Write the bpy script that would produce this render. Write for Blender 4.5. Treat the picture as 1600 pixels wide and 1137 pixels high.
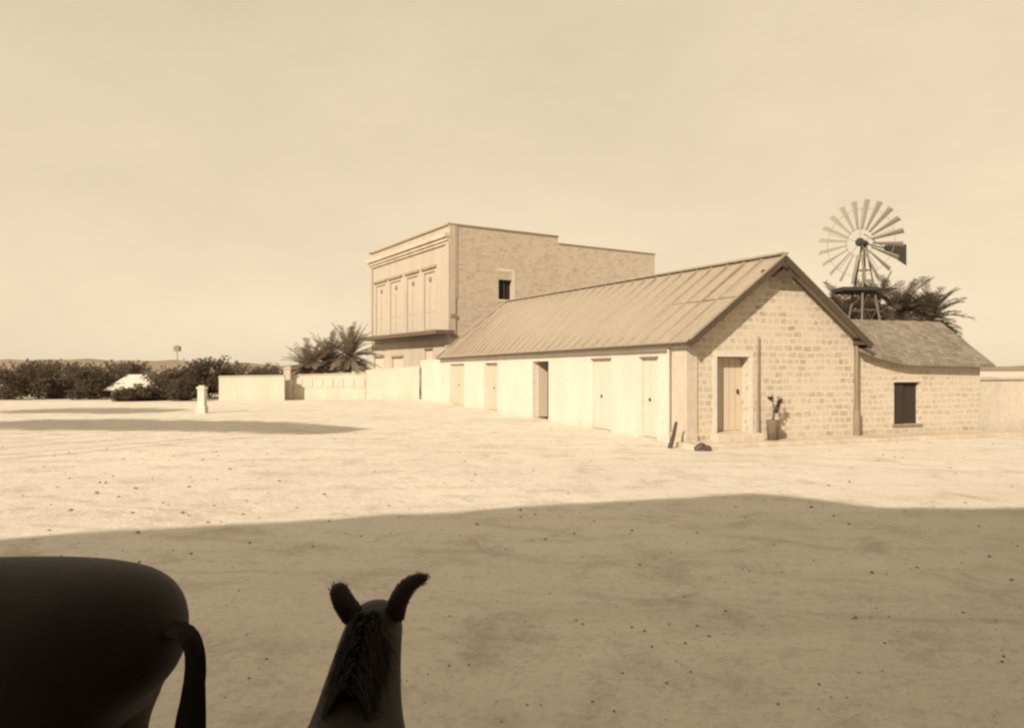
import bpy, math, random
from mathutils import Vector, Matrix
R = math.radians
random.seed(7)
S = bpy.context.scene
for o in list(bpy.data.objects): bpy.data.objects.remove(o)

# ------------------------------------------------------------------ camera
F, HZ, H = 1140.0, 578.0, 1.85          # focal length in photo pixels, horizon row, eye height (m)
cam = bpy.data.objects.new('camera', bpy.data.cameras.new('camera'))
S.collection.objects.link(cam); S.camera = cam
cam.location = (0, 0, H); cam.rotation_euler = (R(90), 0, 0)
cam.data.sensor_width = 36; cam.data.lens = 36 * F / 1600
cam.data.shift_y = (HZ - 568.5) / 1600
cam.data.clip_start = 0.05; cam.data.clip_end = 6000

# ------------------------------------------------------------------ light
SUN_EL = 28.0
SUNH = Vector((-0.557, -0.830)).normalized()       # horizontal direction towards the sun
TO_SUN = Vector((SUNH.x * math.cos(R(SUN_EL)), SUNH.y * math.cos(R(SUN_EL)), math.sin(R(SUN_EL))))
w = bpy.data.worlds.new('World'); S.world = w; w.use_nodes = True
nt = w.node_tree; nt.nodes.clear()
sky = nt.nodes.new('ShaderNodeTexSky'); sky.sky_type = 'NISHITA'; sky.sun_disc = False
sky.sun_elevation = R(SUN_EL); sky.sun_rotation = math.atan2(SUNH.x, SUNH.y)
sky.dust_density = 1.0; sky.air_density = 1.0
bw = nt.nodes.new('ShaderNodeRGBToBW')
pw = nt.nodes.new('ShaderNodeMath'); pw.operation = 'POWER'; pw.inputs[1].default_value = 0.18
ml = nt.nodes.new('ShaderNodeMath'); ml.operation = 'MULTIPLY'; ml.inputs[1].default_value = 5.75
tint = nt.nodes.new('ShaderNodeVectorMath'); tint.operation = 'SCALE'; tint.inputs[0].default_value = (1.0, 0.82, 0.575)
bg = nt.nodes.new('ShaderNodeBackground'); bg.inputs['Strength'].default_value = 0.1
out = nt.nodes.new('ShaderNodeOutputWorld')
L = nt.links.new
tc = nt.nodes.new('ShaderNodeTexCoord'); cl = nt.nodes.new('ShaderNodeTexNoise'); cl.inputs['Scale'].default_value = 3.0; cl.inputs['Detail'].default_value = 9; cl.inputs['Roughness'].default_value = .62
cm = nt.nodes.new('ShaderNodeMapping'); cm.inputs['Scale'].default_value = (1, 1, 2.5); L(tc.outputs['Generated'], cm.inputs[0]); L(cm.outputs[0], cl.inputs['Vector'])
cr_ = nt.nodes.new('ShaderNodeMapRange'); cr_.inputs['From Min'].default_value = .3; cr_.inputs['From Max'].default_value = .7; cr_.inputs['To Min'].default_value = .94; cr_.inputs['To Max'].default_value = 1.05; L(cl.outputs['Fac'], cr_.inputs['Value'])
cx_ = nt.nodes.new('ShaderNodeMath'); cx_.operation = 'MULTIPLY'      # thin high cloud
L(sky.outputs[0], bw.inputs[0]); L(bw.outputs[0], pw.inputs[0]); L(pw.outputs[0], cx_.inputs[0]); L(cr_.outputs[0], cx_.inputs[1]); L(cx_.outputs[0], ml.inputs[0])
L(ml.outputs[0], tint.inputs['Scale']); L(tint.outputs[0], bg.inputs['Color']); L(bg.outputs[0], out.inputs['Surface'])
sd = bpy.data.lights.new('sun', 'SUN'); sd.energy = 5.0; sd.angle = R(0.5); sd.color = (1.0, 0.85, 0.655)
sun = bpy.data.objects.new('sun', sd); S.collection.objects.link(sun)
sun.rotation_euler = TO_SUN.to_track_quat('Z', 'Y').to_euler()
S.view_settings.view_transform = 'Standard'; S.view_settings.look = 'None'
S.view_settings.gamma = 1; S.view_settings.exposure = 0.22
S.render.engine = 'CYCLES'; S.cycles.filter_width = 2.4

# ------------------------------------------------------------------ helpers
C = S.collection
def base(px, py):                    # ground point seen at a photo pixel
    d = F * H / (py - HZ); return Vector(((px - 800) / F * d, d, 0))
def ray(px, d): return (px - 800) / F * d
def zat(py, d): return H - (py - HZ) / F * d

def tag(o, label=None, cat=None, group=None, kind=None):
    for k, v in (('label', label), ('category', cat), ('group', group), ('kind', kind)):
        if v: o[k] = v
    return o
def empty(name, loc=(0, 0, 0), rz=0, **kw):
    o = bpy.data.objects.new(name, None); C.objects.link(o); o.location = loc; o.rotation_euler = (0, 0, rz)
    return tag(o, **kw)

class MB:
    def __init__(s): s.v = []; s.f = []; s.m = []
    def quad(s, *p, mi=0):
        n = len(s.v); s.v += [tuple(q) for q in p]; s.f.append(tuple(range(n, n + len(p)))); s.m.append(mi)
    def box(s, a, b, M=None, mi=0):
        x0, y0, z0 = a; x1, y1, z1 = b
        if x0 > x1: x0, x1 = x1, x0
        if y0 > y1: y0, y1 = y1, y0
        if z0 > z1: z0, z1 = z1, z0
        n = len(s.v)
        p = [(x0,y0,z0),(x1,y0,z0),(x1,y1,z0),(x0,y1,z0),(x0,y0,z1),(x1,y0,z1),(x1,y1,z1),(x0,y1,z1)]
        if M: p = [tuple(M @ Vector(q)) for q in p]
        s.v += p
        for f in ((0,3,2,1),(4,5,6,7),(0,1,5,4),(1,2,6,5),(2,3,7,6),(3,0,4,7)):
            s.f.append(tuple(n + i for i in f)); s.m.append(mi)
    def bar(s, a, b, w, h=None, up=(0, 0, 1)):       # rectangular bar from a to b
        a = Vector(a); b = Vector(b); d = (b - a); l = d.length; d.normalize(); h = h or w
        sx = d.cross(Vector(up))
        if sx.length < 1e-4: sx = d.cross(Vector((1, 0, 0)))
        sx.normalize(); uz = sx.cross(d)
        M = Matrix((( sx.x, d.x, uz.x, a.x), (sx.y, d.y, uz.y, a.y), (sx.z, d.z, uz.z, a.z), (0, 0, 0, 1)))
        s.box((-w/2, 0, -h/2), (w/2, l, h/2), M)
    def tube(s, pts, rs, n=8, cap=True):
        pts = [Vector(p) for p in pts]
        if not hasattr(rs, '__len__'): rs = [rs] * len(pts)
        st = len(s.v); pr = None
        for i, p in enumerate(pts):
            d = (pts[min(i+1, len(pts)-1)] - pts[max(i-1, 0)]).normalized()
            a = d.cross(Vector((0.13, 1, 0.07)) if abs(d.y) < .9 else Vector((1, 0, 0))).normalized()
            if pr and a.dot(pr) < 0: a = -a
            pr = a; b = d.cross(a)
            for k in range(n):
                t = 2 * math.pi * k / n
                s.v.append(tuple(p + (a * math.cos(t) + b * math.sin(t)) * rs[i]))
        for i in range(len(pts) - 1):
            for k in range(n):
                s.f.append((st+i*n+k, st+i*n+(k+1) % n, st+(i+1)*n+(k+1) % n, st+(i+1)*n+k)); s.m.append(0)
        if cap:
            s.f.append(tuple(st + k for k in range(n))[::-1]); s.m.append(0)
            s.f.append(tuple(st + (len(pts)-1)*n + k for k in range(n))); s.m.append(0)
    def build(s, name, mat, parent=None, smooth=False, bevel=0):
        me = bpy.data.meshes.new(name); me.from_pydata(s.v, [], s.f)
        for m in (mat if isinstance(mat, (list, tuple)) else [mat]): me.materials.append(m)
        for p, mi in zip(me.polygons, s.m): p.material_index = mi; p.use_smooth = smooth
        me.update()
        o = bpy.data.objects.new(name, me); C.objects.link(o)
        if parent: o.parent = parent
        if bevel:
            bm = o.modifiers.new('bevel', 'BEVEL'); bm.width = bevel; bm.segments = 2; bm.limit_method = 'ANGLE'
        return o

def wall(mb, plane, t0, t1, z0, z1, openings, depth, thick=None):
    """wall sheet with openings. plane 'x': wall in x=0 plane running along y, inside towards +x; 'y': in y=0 plane, along x, inside +y.
       openings: (ta, tb, za, zb). Reveals go 'depth' inwards."""
    ts = sorted({t0, t1, *[o[0] for o in openings], *[o[1] for o in openings]})
    zs = sorted({z0, z1, *[o[2] for o in openings], *[o[3] for o in openings]})
    def P(t, z, d): return (d, t, z) if plane == 'x' else (t, d, z)
    def q(*p):
        mb.quad(*(p if plane == 'y' else p[::-1]))
    for i in range(len(ts)-1):
        for j in range(len(zs)-1):
            tm = (ts[i]+ts[i+1])/2; zm = (zs[j]+zs[j+1])/2
            if any(o[0] < tm < o[1] and o[2] < zm < o[3] for o in openings): continue
            q(P(ts[i], zs[j], 0), P(ts[i+1], zs[j], 0), P(ts[i+1], zs[j+1], 0), P(ts[i], zs[j+1], 0))
    for a, b, c, d in openings:
        q(P(a, c, 0), P(a, d, 0), P(a, d, depth), P(a, c, depth))
        q(P(b, c, depth), P(b, d, depth), P(b, d, 0), P(b, c, 0))
        q(P(a, d, 0), P(b, d, 0), P(b, d, depth), P(a, d, depth))
        q(P(a, c, depth), P(b, c, depth), P(b, c, 0), P(a, c, 0))

# ------------------------------------------------------------------ materials
def warm(c, k=1.0):
    l = (c[0]+c[1]+c[2])/3; f = max(0, 1-l/.8)*k          # sepia print: darker paints are redder
    return (c[0], c[1]*(1-.09*f), c[2]*(1-.18*f))
def new_mat(name, rough=0.9):
    m = bpy.data.materials.new(name); m.use_nodes = True
    b = m.node_tree.nodes['Principled BSDF']; b.inputs['Roughness'].default_value = rough
    b.inputs['Specular IOR Level'].default_value = 0.25
    return m, m.node_tree, b
def noise(t, scale, detail=4, rough=.6, vec=None, dist=0):
    n = t.nodes.new('ShaderNodeTexNoise'); n.inputs['Scale'].default_value = scale
    n.inputs['Detail'].default_value = detail; n.inputs['Roughness'].default_value = rough; n.inputs['Distortion'].default_value = dist
    if vec: t.links.new(vec, n.inputs['Vector'])
    return n.outputs['Fac']
def ramp(t, fac, stops):
    r = t.nodes.new('ShaderNodeValToRGB'); e = r.color_ramp.elements
    while len(e) < len(stops): e.new(.5)
    for i, (p, c) in enumerate(stops):
        e[i].position = p; e[i].color = (*warm(c), 1)
    t.links.new(fac, r.inputs['Fac']); return r.outputs['Color']
def mix(t, fac, a, b, mode='MIX'):
    m = t.nodes.new('ShaderNodeMix'); m.data_type = 'RGBA'; m.blend_type = mode
    if isinstance(fac, (int, float)): m.inputs[0].default_value = fac
    else: t.links.new(fac, m.inputs[0])
    for k, c in ((6, a), (7, b)):
        if isinstance(c, tuple): m.inputs[k].default_value = (*c, 1)
        else: t.links.new(c, m.inputs[k])
    return m.outputs[2]
def bump(t, b, h, strength=.5, dist=.02, prev=None):
    n = t.nodes.new('ShaderNodeBump'); n.inputs['Strength'].default_value = strength; n.inputs['Distance'].default_value = dist
    t.links.new(h, n.inputs['Height'])
    if prev: t.links.new(prev, n.inputs['Normal'])
    t.links.new(n.outputs[0], b.inputs['Normal']); return n.outputs[0]
def coord(t, kind='Object'):
    return t.nodes.new('ShaderNodeTexCoord').outputs[kind]
def sep(c, k=.92): return (c, c*k, c*k*.9)              # warm neutral

def plaster(name, c, dirt=.75, stain=1.0):
    m, t, b = new_mat(name); co = coord(t)
    mp = t.nodes.new('ShaderNodeMapping'); mp.inputs['Scale'].default_value = (1, 1, .35); t.links.new(co, mp.inputs['Vector'])
    col = ramp(t, noise(t, .9, 6, .65, mp.outputs[0]), [(.3, tuple(x*dirt for x in c)), (.62, c)])
    col2 = ramp(t, noise(t, 7, 5, .7, co), [(.3, (.86, .85, .83)), (.6, (1, 1, 1))])
    sx = t.nodes.new('ShaderNodeSeparateXYZ'); t.links.new(co, sx.inputs[0])
    am = t.nodes.new('ShaderNodeMath'); am.operation = 'MULTIPLY_ADD'; t.links.new(noise(t, 3.5, 6, .7, co), am.inputs[0]); am.inputs[1].default_value = 1.6; t.links.new(sx.outputs[2], am.inputs[2])
    foot = ramp(t, am.outputs[0], [(.55, (.86, .83, .79)), (1.0, (1, 1, 1))])        # mud splashed on the foot of the wall
    t.links.new(mix(t, 1.0, mix(t, 1.0, col, col2, 'MULTIPLY'), foot, 'MULTIPLY'), b.inputs['Base Color'])
    bump(t, b, noise(t, 25, 5, .7, co), .4, .02)
    return m
def masonry(name, stone_a, stone_b, mortar, bw=.34, bh=.19, msize=.028, warp=.05, bstr=.7):
    m, t, b = new_mat(name); co = coord(t)
    sx = t.nodes.new('ShaderNodeSeparateXYZ'); t.links.new(co, sx.inputs[0])
    ad = t.nodes.new('ShaderNodeMath'); t.links.new(sx.outputs[0], ad.inputs[0]); t.links.new(sx.outputs[1], ad.inputs[1])
    cb = t.nodes.new('ShaderNodeCombineXYZ'); t.links.new(ad.outputs[0], cb.inputs[0]); t.links.new(sx.outputs[2], cb.inputs[1])
    nz = t.nodes.new('ShaderNodeTexNoise'); nz.inputs['Scale'].default_value = 2.2; nz.inputs['Detail'].default_value = 3
    t.links.new(cb.outputs[0], nz.inputs['Vector'])
    vm = t.nodes.new('ShaderNodeVectorMath'); vm.operation = 'MULTIPLY_ADD'
    t.links.new(nz.outputs['Color'], vm.inputs[0]); vm.inputs[1].default_value = (warp*2, warp*2, 0); t.links.new(cb.outputs[0], vm.inputs[2])
    br = t.nodes.new('ShaderNodeTexBrick'); t.links.new(vm.outputs[0], br.inputs['Vector'])
    br.inputs['Scale'].default_value = 1; br.inputs['Brick Width'].default_value = bw; br.inputs['Row Height'].default_value = bh
    br.inputs['Mortar Size'].default_value = msize; br.inputs['Mortar Smooth'].default_value = .6; br.inputs['Bias'].default_value = 0
    br.offset = .37; br.squash = .68; br.squash_frequency = 3; br.offset_frequency = 2
    stone_a, stone_b, mortar = warm(stone_a), warm(stone_b), warm(mortar)
    br.inputs['Color1'].default_value = (*stone_a, 1); br.inputs['Color2'].default_value = (*stone_b, 1); br.inputs['Mortar'].default_value = (*mortar, 1)
    # some stones plastered over, blotchy
    fac = ramp(t, noise(t, 1.6, 5, .7, cb.outputs[0]), [(.38, (0, 0, 0)), (.62, (.75, .75, .75))])
    col = mix(t, fac, br.outputs['Color'], mortar)
    col2 = ramp(t, noise(t, 14, 6, .75, co), [(.3, (.78, .77, .75)), (.65, (1.0, 1.0, 1.0))])
    t.links.new(mix(t, 1.0, col, col2, 'MULTIPLY'), b.inputs['Base Color'])
    n1 = bump(t, b, br.outputs['Fac'], -bstr, .03) 
    bump(t, b, noise(t, 22, 6, .7, co), .6, .03, n1)
    return m
def wood(name, c, k=.6, rough=.85):
    m, t, b = new_mat(name, rough); co = coord(t)
    mp = t.nodes.new('ShaderNodeMapping'); mp.inputs['Scale'].default_value = (14, 14, 1.2); t.links.new(co, mp.inputs['Vector'])
    t.links.new(ramp(t, noise(t, 2, 6, .7, mp.outputs[0]), [(.3, tuple(x*k for x in c)), (.7, c)]), b.inputs['Base Color'])
    bump(t, b, noise(t, 3, 5, .6, mp.outputs[0]), .4, .01)
    return m
def plain(name, c, k=.7, scale=6, rough=.85, bs=.3, spec=.25, metal=0):
    m, t, b = new_mat(name, rough); co = coord(t)
    t.links.new(ramp(t, noise(t, scale, 6, .7, co), [(.3, tuple(x*k for x in c)), (.7, c)]), b.inputs['Base Color'])
    b.inputs['Specular IOR Level'].default_value = spec; b.inputs['Metallic'].default_value = metal
    bump(t, b, noise(t, scale*4, 4, .6, co), bs, .01)
    return m
def leaf(name, c):
    m, t, b = new_mat(name, .95); b.inputs['Specular IOR Level'].default_value = .05; co = coord(t)
    lc = ramp(t, noise(t, 1.3, 5, .7, co), [(.25, tuple(x*.55 for x in c)), (.75, tuple(x*1.5 for x in c))])
    t.links.new(lc, b.inputs['Base Color'])
    tr = t.nodes.new('ShaderNodeBsdfTranslucent'); t.links.new(lc, tr.inputs['Color'])
    ms = t.nodes.new('ShaderNodeMixShader'); ms.inputs[0].default_value = .4
    ot = [n for n in t.nodes if n.type == 'OUTPUT_MATERIAL'][0]
    t.links.new(b.outputs[0], ms.inputs[1]); t.links.new(tr.outputs[0], ms.inputs[2]); t.links.new(ms.outputs[0], ot.inputs['Surface'])
    return m

M = {}
M['white'] = plaster('whitewash', (.62, .595, .55), .88)
M['white_old'] = plaster('old_whitewash', (.58, .55, .49), .85)
M['tan_plaster'] = plaster('tan_plaster', (.53, .49, .43), .82)
M['facade'] = plaster('pale_facade_plaster', (.45, .42, .37), .86)
M['stone'] = masonry('rubble_stone', (.36, .32, .265), (.57, .52, .44), (.62, .575, .50), .30, .17, .036, .055, .6)
M['stone_wing'] = masonry('wing_stone', (.42, .375, .31), (.56, .51, .43), (.63, .58, .50), .28, .16, .034, .055, .6)
M['brick'] = masonry('rough_brick', (.32, .285, .24), (.50, .455, .39), (.52, .475, .41), .42, .17, .034, .08, .6)
M['wood_dark'] = wood('dark_weathered_wood', (.10, .08, .065))
M['wood_mid'] = wood('grey_wood', (.30, .25, .20))
M['door_pale'] = wood('pale_painted_door', (.56, .54, .495), .90)
M['facade_door'] = wood('facade_door', (.44, .41, .36), .88)
M['door_tan'] = wood('tan_painted_door', (.56, .50, .42), .82)
M['iron'] = plain('dark_iron', (.05, .043, .04), .6, 8, .6, .2, .4)
M['blade'] = plain('galvanised_blade', (.30, .285, .265), .75, 5, .7, .1, .1)
M['tower'] = plain('tower_steel', (.14, .12, .10), .7, 6, .6, .1, .4)
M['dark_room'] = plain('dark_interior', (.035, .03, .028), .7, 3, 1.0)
M['bark'] = wood('bark', (.16, .13, .10), .5)
M['leaf_dark'] = leaf('dark_leaves', (.12, .103, .085))
M['leaf_mid'] = leaf('mid_leaves', (.15, .13, .108))
M['leaf_palm'] = leaf('palm_leaves', (.26, .22, .18))
M['palm_dark'] = leaf('dark_palm_leaves', (.13, .11, .09))  # darker leaf tone for the palms behind the windmill
m, t, b = new_mat('dark_coat', .75); co = coord(t)
mp = t.nodes.new('ShaderNodeMapping'); mp.inputs['Scale'].default_value = (40, 120, 60); mp.inputs['Rotation'].default_value = (.2, .5, .3); t.links.new(co, mp.inputs['Vector'])
fur = noise(t, 2, 6, .7, mp.outputs[0])
c1 = ramp(t, noise(t, 3, 5, .6, co), [(.3, (.010, .008, .007)), (.7, (.024, .018, .015))]); c2 = ramp(t, fur, [(.3, (.55, .55, .55)), (.7, (1, 1, 1))])
t.links.new(mix(t, 1, c1, c2, 'MULTIPLY'), b.inputs['Base Color']); b.inputs['Specular IOR Level'].default_value = .18; b.inputs['Roughness'].default_value = .6; b.inputs['Sheen Weight'].default_value = .02
n1 = bump(t, b, noise(t, 9, 3, .5, co), .3, .02); bump(t, b, fur, .5, .004, n1)
M['horse'] = m
M['hair'] = plain('black_hair', (.010, .008, .008), .5, 20, .6, .3, .3)
M['hoof'] = plain('hoof_horn', (.05, .04, .035), .7, 8, .6)
M['rock'] = plain('clod', (.33, .28, .235), .6, 5)
M['tin'] = plain('rusty_tin', (.22, .18, .15), .6, 8, .7)
M['concrete'] = plaster('sidewalk_cement', (.58, .53, .46), .8)

# roof sheet metal
m, t, b = new_mat('sheet_roof', .55); co = coord(t)
mp = t.nodes.new('ShaderNodeMapping'); mp.inputs['Scale'].default_value = (.45, 2.2, .45); t.links.new(co, mp.inputs['Vector'])
c1 = ramp(t, noise(t, 1.3, 6, .7, mp.outputs[0]), [(.3, (.32, .29, .245)), (.68, (.375, .345, .30))])
c2 = ramp(t, noise(t, 9, 6, .75, co), [(.3, (.8, .78, .75)), (.6, (1, 1, 1))])
mp2 = t.nodes.new('ShaderNodeMapping'); mp2.inputs['Scale'].default_value = (.25, 5, .25); t.links.new(co, mp2.inputs['Vector'])
rs_ = ramp(t, noise(t, 1.6, 6, .75, mp2.outputs[0]), [(.56, (1, 1, 1)), (.72, (.74, .69, .63))])
c1 = mix(t, 1, c1, rs_, 'MULTIPLY')
t.links.new(mix(t, 1, c1, c2, 'MULTIPLY'), b.inputs['Base Color']); bump(t, b, noise(t, 3, 4, .6, co), .35, .04)
M['roof'] = m
m, t, b = new_mat('old_shingle', .95); co = coord(t)
mp = t.nodes.new('ShaderNodeMapping'); mp.inputs['Scale'].default_value = (1, 1.25, 1); t.links.new(co, mp.inputs['Vector'])
br = t.nodes.new('ShaderNodeTexBrick'); t.links.new(mp.outputs[0], br.inputs['Vector']); br.inputs['Scale'].default_value = 1; br.inputs['Brick Width'].default_value = .17; br.inputs['Row Height'].default_value = .15
br.inputs['Mortar Size'].default_value = .007; br.inputs['Color1'].default_value = (.20, .172, .14, 1); br.inputs['Color2'].default_value = (.31, .27, .225, 1); br.inputs['Mortar'].default_value = (.12, .10, .085, 1)
t.links.new(mix(t, 1, br.outputs['Color'], ramp(t, noise(t, 1.4, 7, .75, co), [(.3, (.68, .66, .64)), (.6, (1, 1, 1))]), 'MULTIPLY'), b.inputs['Base Color'])
bump(t, b, noise(t, 12, 6, .7, co), .6, .03, bump(t, b, br.outputs['Fac'], -.8, .03)); M['roof_wing'] = m

# ground
m, t, b = new_mat('dusty_ground', .95); co = coord(t)
big = ramp(t, noise(t, .16, 6, .6, co), [(.3, (.62, .59, .53)), (.7, (.71, .68, .62))])
mid = ramp(t, noise(t, 1.1, 9, .8, co, .4), [(.34, (.74, .71, .68)), (.50, (1, 1, 1))])
fine = ramp(t, noise(t, 16, 8, .8, co), [(.3, (.72, .70, .68)), (.5, (1, 1, 1))])
mp = t.nodes.new('ShaderNodeMapping'); mp.inputs['Rotation'].default_value = (0, 0, R(-12)); mp.inputs['Scale'].default_value = (.12, 1.5, 1)
t.links.new(co, mp.inputs['Vector'])
rut = ramp(t, noise(t, 1.8, 5, .6, mp.outputs[0], .3), [(.34, (.93, .92, .91)), (.5, (1, 1, 1))])
col = mix(t, 1, mix(t, 1, mix(t, 1, big, mid, 'MULTIPLY'), fine, 'MULTIPLY'), rut, 'MULTIPLY')
def mth(op, a, c=None, c2=None):
    n = t.nodes.new('ShaderNodeMath'); n.operation = op
    for i, x in enumerate((a, c, c2)):
        if x is None: continue
        if isinstance(x, (int, float)): n.inputs[i].default_value = x
        else: t.links.new(x, n.inputs[i])
    return n.outputs[0]
sx = t.nodes.new('ShaderNodeSeparateXYZ'); t.links.new(co, sx.inputs[0])
line = mth('ADD', mth('ADD', sx.outputs[1], mth('MULTIPLY', sx.outputs[0], .27)), mth('MULTIPLY', noise(t, .35, 2, .5, co), 2.2))
tracks = None
for c0, wd_ in ((8.35, .10), (9.75, .11), (7.2, .07), (17.0, .14), (18.4, .14), (21.5, .12)):
    d_ = mth('ABSOLUTE', mth('SUBTRACT', line, c0)); k_ = mth('SUBTRACT', 1.0, mth('MINIMUM', mth('DIVIDE', d_, wd_*1.6), 1.0))
    tracks = k_ if tracks is None else mth('MAXIMUM', tracks, k_)
tracks = mth('MULTIPLY', tracks, mth('MINIMUM', mth('MAXIMUM', mth('MULTIPLY_ADD', noise(t, .9, 4, .6, co), 5.0, -1.9), 0.0), 1.0))
vo = t.nodes.new('ShaderNodeTexVoronoi'); vo.inputs['Scale'].default_value = 1.9; t.links.new(co, vo.inputs['Vector'])
prints = mth('MINIMUM', mth('DIVIDE', vo.outputs['Distance'], .17), 1.0)
col = mix(t, mth('MULTIPLY', tracks, .35), col, (.36, .31, .26))
col = mix(t, mth('MULTIPLY', mth('SUBTRACT', 1.0, prints), .22), col, (.36, .31, .26))
t.links.new(col, b.inputs['Base Color'])
na = bump(t, b, tracks, -.8, .06); nb_ = bump(t, b, prints, .6, .03, na)
n1 = bump(t, b, noise(t, 2.2, 8, .7, co, .3), .5, .12, nb_)
n2 = bump(t, b, noise(t, 1.8, 5, .6, mp.outputs[0], .3), .15, .1, n1)
bump(t, b, noise(t, 22, 6, .7, co), .5, .03, n2)
M['ground'] = m
M['hill'] = plain('dry_hill', (.30, .26, .21), .75, .02, 1)

# ------------------------------------------------------------------ ground and hills
def hgt(x, y):
    return 0.014 * math.sin(x*.9+1.3) * math.sin(y*.7+.4) + 0.009 * math.sin(x*2.1+y*1.3) + .012*math.sin(x*4.7-y*3.1)
mb = MB()
def axis(a, bb, near, grow):
    v = [0.0]; s = near
    while v[-1] < bb: v.append(v[-1] + s); s *= grow
    neg = [0.0]; s = near
    while neg[-1] > a: neg.append(neg[-1] - s); s *= grow
    return sorted(set(neg + v))
xs = axis(-2600, 2600, .35, 1.06); ys = [y for y in axis(-300, 2600, .35, 1.055)]
for y in ys:
    for x in xs:
        d = math.hypot(x, y); mb.v.append((x, y, hgt(x, y) * (1 if d < 14 else max(0, 1 - (d-14)/4)) ))
nx = len(xs)
for j in range(len(ys)-1):
    for i in range(nx-1):
        mb.f.append((j*nx+i, j*nx+i+1, (j+1)*nx+i+1, (j+1)*nx+i)); mb.m.append(0)
tag(mb.build('ground', M['ground'], smooth=True), kind='structure')

mb = MB(); n = 160
for i in range(n+1):
    X = -1500 + 2600*i/n
    def st(a, b, x): t_ = min(1, max(0, (x-a)/(b-a))); return t_*t_*(3-2*t_)
    h = 2.5 + 13.5*(1-st(-440, -290, X)) + 5*st(300, 520, X) + 1.0*math.sin(X*.017) + .7*math.sin(X*.05+1)
    for (dy, k) in ((0, -.05), (60, .55), (110, .85), (150, 1.0), (230, .8), (400, .3)):
        mb.v.append((X, 900+dy + 12*math.sin(X*.02+dy), h*k*1.0 + 1.0*k*math.sin(X*.11+dy)))
for i in range(n):
    for k in range(5):
        a = i*6+k; mb.f.append((a, a+6, a+7, a+1)); mb.m.append(0)
tag(mb.build('hills', M['hill'], smooth=True), kind='structure')

# scattered clods, too many to count
mb = MB()
def clod(mb, p, r, seed):
    rr = random.Random(seed); n = len(mb.v)
    pts = []
    for (z, q) in ((-.3, .8), (.25, 1.0), (.75, .55)):
        for k in range(6):
            a = k*math.pi/3 + z; q2 = q * rr.uniform(.7, 1.2)
            pts.append((p[0]+r*q2*math.cos(a), p[1]+r*q2*math.sin(a), p[2]+r*z*rr.uniform(.6, 1.1)))
    pts.append((p[0], p[1], p[2]+r*.85)); mb.v += pts
    for l in range(2):
        for k in range(6): mb.f.append((n+l*6+k, n+l*6+(k+1)%6, n+(l+1)*6+(k+1)%6, n+(l+1)*6+k)); mb.m.append(0)
    for k in range(6): mb.f.append((n+12+k, n+12+(k+1)%6, n+18)); mb.m.append(0)
for i in range(800):
    if i < 50: p = base(random.uniform(60, 470), random.uniform(700, 815)); r = random.uniform(.012, .034)
    elif i < 700: p = base(random.uniform(-60, 1660), random.uniform(690, 1130)); r = random.choice((.005, .006, .008, .010, .016)) * min(1.6, max(.6, p.length/7))
    else: p = base(random.uniform(100, 1650), random.uniform(648, 720)); r = random.uniform(.012, .03)
    clod(mb, (p.x, p.y, hgt(p.x, p.y)*(1 if p.length < 14 else 0)), r, i)
tag(mb.build('loose_stones', M['rock']), 'small stones and clods of earth scattered over the dusty ground', 'stones', kind='stuff')

# ------------------------------------------------------------------ stone house
TH = R(19.3); v = Vector((math.cos(TH), math.sin(TH), 0)); u = Vector((-math.sin(TH), math.cos(TH), 0))
P0 = base(1075, 697); EAVE = zat(525, P0.y) ; 
def along(P, d, px):
    r = (px-800)/F; return (r*P.y - P.x) / (d.x - r*d.y)
Wd = along(P0, v, 1335)
LF = along(P0, u, 690)                      # length of the house
Lr = along(P0 + v*Wd/2, u, 792)             # where the ridge ends (hipped far end)
APEX = zat(405, (P0 + v*Wd/2).y); APEX2 = zat(473, (P0 + v*Wd/2 + u*Lr).y)
print('house', Wd, LF, Lr, EAVE, APEX, APEX2)
house = empty('stone_house', P0, TH, label='long single storey house with whitewashed street side, rubble stone gable and pale sheet metal roof', cat='house')
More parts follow.
